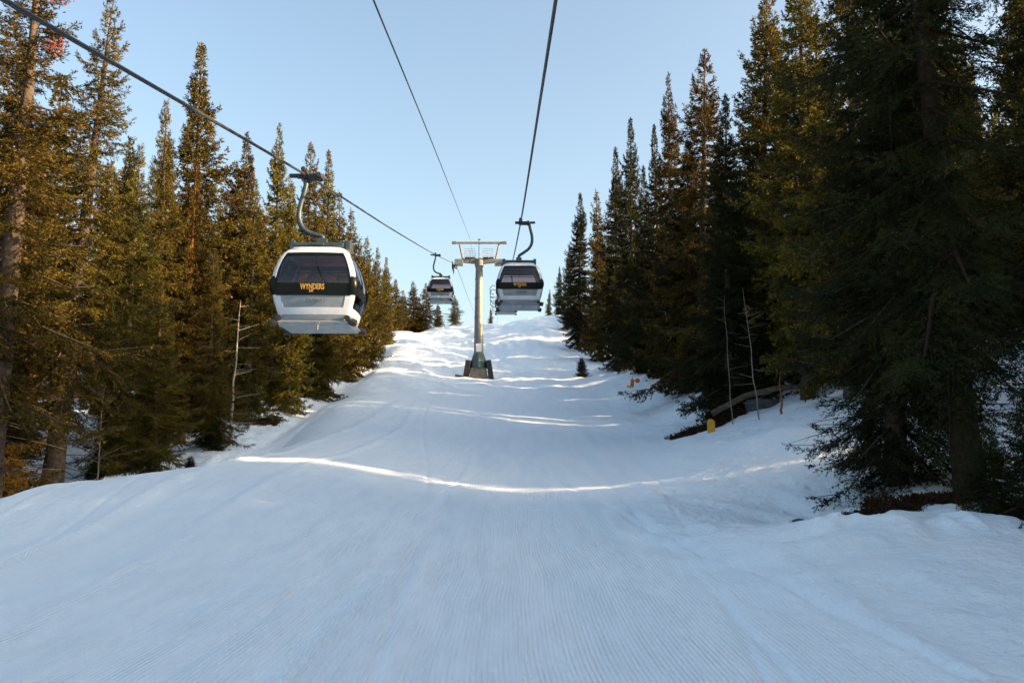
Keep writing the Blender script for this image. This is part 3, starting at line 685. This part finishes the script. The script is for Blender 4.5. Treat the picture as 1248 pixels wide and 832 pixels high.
m = MB(); m.box((0, 0, .0), (2.1, 2.1, 2.0), taper=.86); m.build('footing', CONC, pyl, bevel=.04)
for s_ in (-1, 1):
    m = MB(); M = Matrix.Rotation(R(-9 * s_), 3, 'Y'); m.box((1.32 * s_, -.05, .75), (.58, 1.9, 2.3), M)
    for k in range(5): m.box(((1.38 - k * .062) * s_, -1.02, .2 + k * .4), (.46, .06, .05), M)
    m.build('buffer', DARK, pyl, bevel=.06)
m = MB(); m.box((-1.9, -.6, .08), (1.5, .9, .10), Matrix.Rotation(R(10), 3, 'Y')); m.build('mat', DARK, pyl, bevel=.02)
m = MB(); m.box((.02, -.62, 3.35), (.62, .03, .95)); m.build('sign_plate', SIGNW, pyl)
m = MB(); 
for k in range(24): zk = 3.0 + k * .45; rr = .56 - .16 * (zk - 2.4) / (AZ - 2.4); m.tube([(-.2, rr + .18, zk), (.2, rr + .18, zk)], .016, 5)
m.tube([(-.2, .74, 2.9), (-.2, .58, AZ)], .022, 5); m.tube([(.2, .74, 2.9), (.2, .58, AZ)], .022, 5); m.build('ladder', STEEL, pyl)
m = MB()
for s_ in (-1, 1):
    vs = []
    for x, zt, zb in ((0, .30, -.38), (hw * .92 * s_, .16, -.12)):
        vs += [(x, -.28, AZ + zb), (x, .28, AZ + zb), (x, .28, AZ + zt), (x, -.28, AZ + zt)]
    m.add(vs, [(0, 1, 2, 3), (7, 6, 5, 4), (0, 4, 5, 1), (1, 5, 6, 2), (2, 6, 7, 3), (3, 7, 4, 0)])
m.tube([(0, 0, AZ - .7), (0, 0, AZ + .1)], [.50, .56], 20); m.build('crossarm', STEELW, pyl, bevel=.03)
m = MB(); bw = 3.05
m.box((0, 0, TZ), (2 * bw, .22, .22)); m.box((-bw + .1, 0, TZ + .02), (.5, .34, .30)); m.box((bw - .1, 0, TZ + .02), (.5, .34, .30)); m.build('top_beam', STEELW, pyl, bevel=.02)
for s_ in (-1, 1):
    m = MB(); m.tube([(hw * .70 * s_, 0, AZ + .2), (hw * .86 * s_, 0, TZ)], .11, 8); m.build('strut', STEELW, pyl)
m = MB(); m.tube([(0, 0, AZ), (0, 0, TZ + .35)], .075, 8); m.box((0, 0, TZ + .4), (.28, .2, .12)); m.build('mast', STEELW, pyl)
for s_ in (-1, 1):
    m = MB(); x0, x1 = .45 * s_, hw * .62 * s_
    for y in (-.55, .55):
        for zz in (.55, 1.1): m.tube([(x0, y, AZ + .25 + zz), (x1, y, AZ + .2 + zz)], .022, 5)
        for x in (x0, (x0 + x1) / 2, x1): m.tube([(x, y, AZ + .2), (x, y, AZ + 1.32)], .022, 5)
    m.box(((x0 + x1) / 2, 0, AZ + .34), (abs(x1 - x0), 1.1, .03)); m.build('railing', STEEL, pyl)
for s_ in (-1, 1):
    xs = hw * s_; m = MB(); rz = (eL if s_ < 0 else eR).z - bz; slope = .17
    def yz(yy): return rz + slope * yy
    for dx in (-.09, .09):
        m.box((xs + dx, 0, rz - .38), (.03, 3.6, .18), Matrix.Rotation(math.atan(slope), 3, 'X'))
    m.box((xs - .35 * s_, 0, AZ - .12), (.75, .5, .62)); m.box((xs - .42 * s_, -.9, AZ - .42), (.95, 1.0, .62)); 
    sa = m.build('sheave_frame', STEEL, pyl, bevel=.01)
    for k in range(8):
        yy = -1.6 + k * .457; w_ = MB(); w_.tube([(xs - .055, yy, yz(yy) - .255), (xs + .055, yy, yz(yy) - .255)], .22, 20); w_.tube([(xs - .08, yy, yz(yy) - .255), (xs + .08, yy, yz(yy) - .255)], .06, 10)
        w_.build('sheave', DARK, pyl if False else sa, True)
    m = MB(); m.box((xs + .32 * s_, 0, rz - .4), (.06, 3.2, .9)); m.box((xs + .2 * s_, -1.2, rz - .42), (.3, .12, .2)); m.build('catwalk', DARK, pyl, bevel=.01)

# ---------------------------------------------------------------- gondola cabin
ZP = [0, .10, .30, .62, .95, 1.15, 1.45, 1.75, 1.95, 2.06]
WX = [.63, .79, .84, .92, .975, .975, .92, .83, .73, .59]
WY = [.58, .66, .72, .80, .86, .87, .84, .78, .70, .58]
def wx(z): return float(np.interp(z, ZP, WX))
def wy(z): return float(np.interp(z, ZP, WY))
def sm(fn, z): return (fn(z - .06) + fn(z) * 2 + fn(z + .06)) / 4
def surf(face, f, z, off):
    """face 0 front(-y) 1 right(+x) 2 back 3 left; f in -1..1 across the flat part"""
    a, b = sm(wx, z) , sm(wy, z); r = .10
    a += 0; 
    if face in (0, 2):
        bul = .05 * (1 - f * f); x = f * (a - r); y = -(b + off + bul); p = Vector((x, y, z))
        if face == 2: p = Vector((-x, -y, z))
    else:
        bul = .03 * (1 - f * f); y = f * (b - r); x = a + off + bul; p = Vector((x, y, z))
        if face == 3: p = Vector((-x, -y, z))
    return p
def corner(k, t, z, off):
    a, b = sm(wx, z), sm(wy, z); r = .10; q = -math.pi / 2 + t * math.pi / 2
    sx, sy = ((1, -1), (1, 1), (-1, 1), (-1, -1))[k]
    ang = {0: -math.pi / 2, 1: 0, 2: math.pi / 2, 3: math.pi}[k] + t * math.pi / 2
    return Vector((sx * (a - r) + (r + off) * math.cos(ang), sy * (b - r) + (r + off) * math.sin(ang), z))
def patch(m, fn, f0, f1, z0, z1, off, th=.03, nf=8, nz=12, fz=None):
    """fn(f,z,off)->point ; f0/f1 may be functions of z"""
    g0 = f0 if callable(f0) else (lambda z: f0); g1 = f1 if callable(f1) else (lambda z: f1)
    o_, i_ = [], []
    for j in range(nz + 1):
        z = z0 + (z1 - z0) * j / nz
        for i in range(nf + 1):
            f = g0(z) + (g1(z) - g0(z)) * i / nf; o_.append(fn(f, z, off)); i_.append(fn(f, z, off - th))
    n_ = len(o_); W = nf + 1; fs = []
    for j in range(nz):
        for i in range(nf):
            a = j * W + i; fs.append((a, a + 1, a + W + 1, a + W)); fs.append((n_ + a, n_ + a + W, n_ + a + W + 1, n_ + a + 1))
    for i in range(nf):
        a = i; fs.append((a, n_ + a, n_ + a + 1, a + 1)); a = nz * W + i; fs.append((a, a + 1, n_ + a + 1, n_ + a))
    for j in range(nz):
        a = j * W; fs.append((a, a + W, n_ + a + W, n_ + a)); a = j * W + nf; fs.append((a, n_ + a, n_ + a + W, a + W))
    m.add(o_ + i_, fs)
def text_obj(body, size, m_, parent, loc, sx=1.0, name='lettering', ext=.004, shear=0, bold=0, cabinrz=0):
    c = bpy.data.curves.new(name, 'FONT'); c.body = body; c.size = size; c.extrude = ext; c.align_x = 'CENTER'; c.align_y = 'CENTER'; c.offset = bold; c.shear = shear
    t = bpy.data.objects.new(name, c); S.collection.objects.link(t)
    dg = bpy.context.evaluated_depsgraph_get(); me = bpy.data.meshes.new_from_object(t.evaluated_get(dg)); bpy.data.objects.remove(t)
    me.materials.clear(); me.materials.append(m_); o = link(name, me, parent); o.location = loc; o.rotation_euler = (R(90) , 0, cabinrz); o.scale = (sx, 1, 1); return o
BOT = -3.78
def make_cabin(mirror=1):
    """origin at the rope; cabin floor at z=BOT; hanger bows to -x*mirror"""
    root = empty('gondola_cabin', (0, 0, 0)); root_off = Vector((.42 if mirror > 0 else -.06, 0, BOT)); ZS = .885
    def B(m, name, mt, par=None, smooth_=True, bevel=0):
        m.v = [(v[0] + root_off.x, v[1], v[2] * ZS + BOT) for v in m.v]
        return m.build(name, mt, root if par is None else par, smooth_, bevel)
    fr = lambda face: (lambda f, z, o: surf(face, f, z, o))
    # body: corner pillars, roof rim, lower hull
    m = MB()
    for k in range(4):
        cf = lambda f, z, o, k=k: corner(k, f, z, o)
        patch(m, cf, 0, 1, 1.20, 2.0, 0, .05, 6, 14); patch(m, cf, 0, 1, .12, .80, 0, .05, 6, 10)
    for face in range(4): patch(m, fr(face), -1, 1, 1.90, 2.0, 0, .05, 10, 3)
    for face in range(4): patch(m, fr(face), -1, 1, .26, .44, 0, .05, 10, 3)
    for face in (0, 2):
        for a, b in ((-1, -.88), (.88, 1)): patch(m, fr(face), a, b, .44, .74, .0, .05, 2, 6)
        for a, b in ((-1, -.985), (.985, 1)): patch(m, fr(face), a, b, 1.20, 1.90, .0, .05, 2, 8)
    body = B(m, 'body', WHITE)
    m = MB()
    for face in range(4): patch(m, fr(face), -1, 1, .12, .255, .004, .05, 10, 3)
    for face in (0, 2): patch(m, fr(face), -.875, .875, .445, .74, -.012, .03, 12, 5)
    B(m, 'lower_panel', SILVER)
    # roof: crowned lid
    m = MB(); rings = []
    for s_, z in ((1.0, 1.99), (.99, 2.03), (.90, 2.09), (.6, 2.13), (.0, 2.15)):
        a, b = wx(1.97) * s_ + .0, wy(1.97) * s_; ring = []
        for k in range(32):
            q = 2 * math.pi * k / 32; c_, s2 = math.cos(q), math.sin(q); pw = .42
            ring.append(Vector((a * math.copysign(abs(c_) ** pw, c_), b * math.copysign(abs(s2) ** pw, s2), z)))
        rings.append(ring)
    vs = [v for r_ in rings for v in r_]; fs = [(i * 32 + k, i * 32 + (k + 1) % 32, (i + 1) * 32 + (k + 1) % 32, (i + 1) * 32 + k) for i in range(4) for k in range(32)]
    fs.append(tuple(range(31, -1, -1))); m.add(vs, fs); B(m, 'roof', WHITE)
    # black waist band right round with swollen corner caps
    m = MB()
    for face in (0, 2): patch(m, fr(face), -1, 1, .74, 1.06, .012, .05, 12, 6)
    for face in (1, 3): patch(m, fr(face), -1, 1, .80, 1.02, .008, .05, 12, 5)
    for k in range(4): patch(m, lambda f, z, o, k=k: corner(k, f, z, o + .03 * math.sin(math.pi * min(1, max(0, (z - .76) / .48)))), -.0, 1, .76, 1.24, .012, .06, 6, 8)
    B(m, 'waist_band', BLACK)
    # dark upper strip behind the front glass
    m = MB()
    for face in (0, 2):
        patch(m, fr(face), -.985, .985, 1.80, 1.90, -.004, .03, 10, 3)
        for a, b in ((-.985, -.93), (.93, .985)): patch(m, fr(face), a, b, 1.06, 1.80, -.004, .03, 2, 6)
    B(m, 'window_frame', BLACK)
    for face in (0, 2):
        m = MB(); patch(m, fr(face), -.93, .93, 1.06, 1.80, -.008, .012, 12, 8); B(m, 'window', GLASS)
    for face in (1, 3):
        m = MB()
        for a, b in ((-1, -.90), (-.07, -.015), (.015, .07), (.90, 1)):
            patch(m, fr(face), a, b, .44, .80, .004, .05, 2, 6); patch(m, fr(face), a, b, 1.02, 1.90, .004, .05, 2, 8)
        for a, b in ((-.9, -.07), (.07, .9)): patch(m, fr(face), a, b, .44, .50, .004, .05, 6, 2); patch(m, fr(face), a, b, 1.82, 1.90, .004, .05, 6, 2)
        B(m, 'door_frame', BLACK)
        for a, b in ((-.9, -.07), (.07, .9)):
            m = MB(); patch(m, fr(face), a, b, .50, .80, -.004, .012, 6, 5); patch(m, fr(face), a, b, 1.02, 1.82, -.004, .012, 6, 8); B(m, 'door_window', GLASS)
    # floor, skirt, bumpers
    m = MB(); m.box((0, 0, .11), (1.5, 1.30, .08)); B(m, 'floor', SILVER, None, False, .02)
    m = MB(); vs = []
    for z, a, b in ((-.0, .80, .68), (.06, .90, .78), (.115, .82, .72)):
        vs += [(-a, -b, z), (a, -b, z), (a, b, z), (-a, b, z)]
    m.add(vs, [(3, 2, 1, 0), (8, 9, 10, 11)] + [(i * 4 + k, i * 4 + (k + 1) % 4, i * 4 + 4 + (k + 1) % 4, i * 4 + 4 + k) for i in (0, 1) for k in range(4)])
    B(m, 'skirt', SILVER, None, False, .02)
    for sx in (-1, 1):
        for sy in (-1, 1):
            m = MB(); c = Vector((.90 * sx, .70 * sy, .06)); m.tube([c + Vector((-.10 * sx, 0, .03)), c, c + Vector((.09 * sx, 0, -.02))], [.07, .105, .085], 14)
            m.tube([(.78 * sx, .79 * sy, .17), (.78 * sx, .70 * sy, .17)], .07, 14); B(m, 'bumper', DARK)
    m = MB(); m.tube([(.12, -.80, .03), (.12, -.82, -.16)], .022, 6); m.box((.12, -.81, .03), (.10, .06, .06)); B(m, 'door_lever', STEEL)
    # interior: two benches and backrests facing each other
    for sy in (-1, 1):
        m = MB(); m.box((0, .50 * sy, .50), (1.35, .36, .10)); m.box((0, .50 * sy, .32), (1.25, .1, .3)); m.box((0, .68 * sy, .80), (1.45, .07, .50), Matrix.Rotation(R(-8 * sy), 3, 'X')); B(m, 'bench', SEAT, None, False, .03)
    m = MB()
    for sy in (-1, 1): m.tube([(-.84, .74 * sy, 1.36), (.84, .74 * sy, 1.36)], .018, 6)
    m.tube([(-.70, 0, 1.66), (.70, 0, 1.66)], .02, 6); B(m, 'handrail', DARK)
    # ski racks on the outer door
    m = MB()
    for yy in (-.45, .45) if mirror < 0 else ():
        xo = -1
        m.tube([Vector((xo * 1.04, yy, .98)), Vector((xo * 1.16, yy, 1.02)), Vector((xo * 1.26, yy, .86)), Vector((xo * 1.24, yy, .62)), Vector((xo * 1.08, yy, .56))], .018, 6)
        m.tube([Vector((xo * 1.0, yy, .42)), Vector((xo * 1.22, yy, .46)), Vector((xo * 1.25, yy, .26)), Vector((xo * 1.12, yy, .14)), Vector((xo * .9, yy, .12))], .018, 6)
    if mirror < 0: B(m, 'ski_rack', STEEL)
    # roof beam
    m = MB(); m.box((0, 0, 2.24), (1.30, .30, .16)); m.box((-.66, 0, 2.26), (.12, .44, .26)); m.box((.66, 0, 2.26), (.12, .44, .26))
    m.box((0, .45, 2.20), (1.2, .10, .10)); m.box((0, -.45, 2.20), (1.2, .10, .10)); m.box((0, 0, 2.19), (.3, 1.1, .06)); B(m, 'roof_beam', HANG, None, False, .02)
    # hanger arm (coordinates in root frame)
    m = MB(); s_ = mirror
    pts = [(.36, 0, -.02), (.42, 0, -.30), (.49, 0, -.62), (.48, 0, -.92), (.36, 0, -1.16), (.14, 0, -1.34), (-.04, 0, -1.46), (-.08, 0, -1.54), (-.08, 0, -1.72)] if s_ < 0 else [(0, 0, -.10), (-.03 * s_, 0, -.35), (-.12 * s_, 0, -.70), (-.16 * s_, 0, -1.02), (-.08 * s_, 0, -1.28), (.08 * s_, 0, -1.42), (.28 * s_, 0, -1.49), (.42 * s_, 0, -1.53), (.42 * s_, 0, -1.70)]
    P2 = []
    for i in range(len(pts) - 1):
        p0, p1, p2, p3 = (Vector(pts[max(i - 1, 0)]), Vector(pts[i]), Vector(pts[i + 1]), Vector(pts[min(i + 2, len(pts) - 1)]))
        for t in (0, .25, .5, .75): P2.append(.5 * ((2 * p1) + (p2 - p0) * t + (2 * p0 - 5 * p1 + 4 * p2 - p3) * t * t + (-p0 + 3 * p1 - 3 * p2 + p3) * t ** 3))
    P2.append(Vector(pts[-1])); m.tube(P2, .062, 12); m.box((.42 if s_ > 0 else -.08, 0, -1.66), (.24, .20, .16)); m.build('hanger', HANG, root, True)
    # grip
    m = MB(); m.box((0, 0, .02), (.14, .62, .12)); m.box((.16, .0, -.04), (.46, .24, .12)); m.box((-.14, 0, -.02), (.20, .16, .09)); m.tube([(.32, -.2, -.03), (.32, .2, -.03)], .065, 12); m.box((.52 if s_ < 0 else -.30, 0, -.01), (.22, .12, .08))
    m.tube([(-.02, -.34, .06), (-.02, .34, .06)], .06, 10); m.build('grip', DARK, root, True, .01)
    # lettering front and back
    for sy in (-1, 1):
        yb = sy * (sm(wy, .98) + .078); rz = 0 if sy < 0 else math.pi
        text_obj('WYNDERS', .185, GOLD, root, root_off + Vector((0, yb, .945 * ZS)), .62, 'gold_lettering', bold=.006, cabinrz=rz)
        text_obj('RK', .075, GOLD, root, root_off + Vector((.02 * sy, yb, .835 * ZS)), 1.0, 'gold_lettering', bold=.003, cabinrz=rz)
        text_obj('PARNAS', .15, GREYL, root, root_off + Vector((.05, sy * (sm(wy, .66) + .052), .60 * ZS)), .8, 'grey_lettering', shear=.3, cabinrz=rz)
    return root
def place(c, rp, y, label, rz=None):
    c.location = onrope(rp, y); c.rotation_euler.z = R(1.3) if rz is None else rz; tag(c, label, 'gondola', 'gondola cabins on the ropeway'); return c
cabL = make_cabin(1); cabR = make_cabin(-1)
place(cabL, LP, 20, 'nearest gondola cabin, large white cabin with dark windows hanging left over the slope')
place(copy_tree(cabL), LP, 65, 'small distant gondola cabin on the left cable just left of the pylon')
place(cabR, RP, 36, 'middle distance gondola cabin hanging from the right cable beside the pylon')
place(copy_tree(cabR), RP, 76, 'farthest gondola cabin mostly hidden below and behind the middle one')
# reddish dead spray on the far-left spruce
lt = [o for o in S.objects if o.get('label', '').startswith('tall spruce at the far left edge')][0]
bpy.context.view_layer.update(); inv = lt.matrix_world.inverted(); rs = random.Random(4); V = []
for k in range(170):
    c = P(66 + rs.gauss(0, 9), 55 + rs.gauss(0, 6), 19.2 + rs.uniform(-.3, .3)) if k < 130 else P(78 + rs.gauss(0, 4), 2 + rs.gauss(0, 4), 19.2)
    a = Vector((rs.gauss(0, 1), rs.gauss(0, 1), rs.gauss(0, .6))).normalized() * .10; b = a.cross(Vector((rs.gauss(0, 1), rs.gauss(0, 1), 1))).normalized() * .018
    V += [inv @ (c - b), inv @ (c + b), inv @ (c + a + b * .4), inv @ (c + a - b * .4)]
link('dead_spray', mesh_np('dead_spray', np.array([list(v) for v in V]), [np.arange(len(V)).reshape(-1, 4)], REDTWIG), lt)
print('fill trees', nfill, 'objects', len(S.objects))
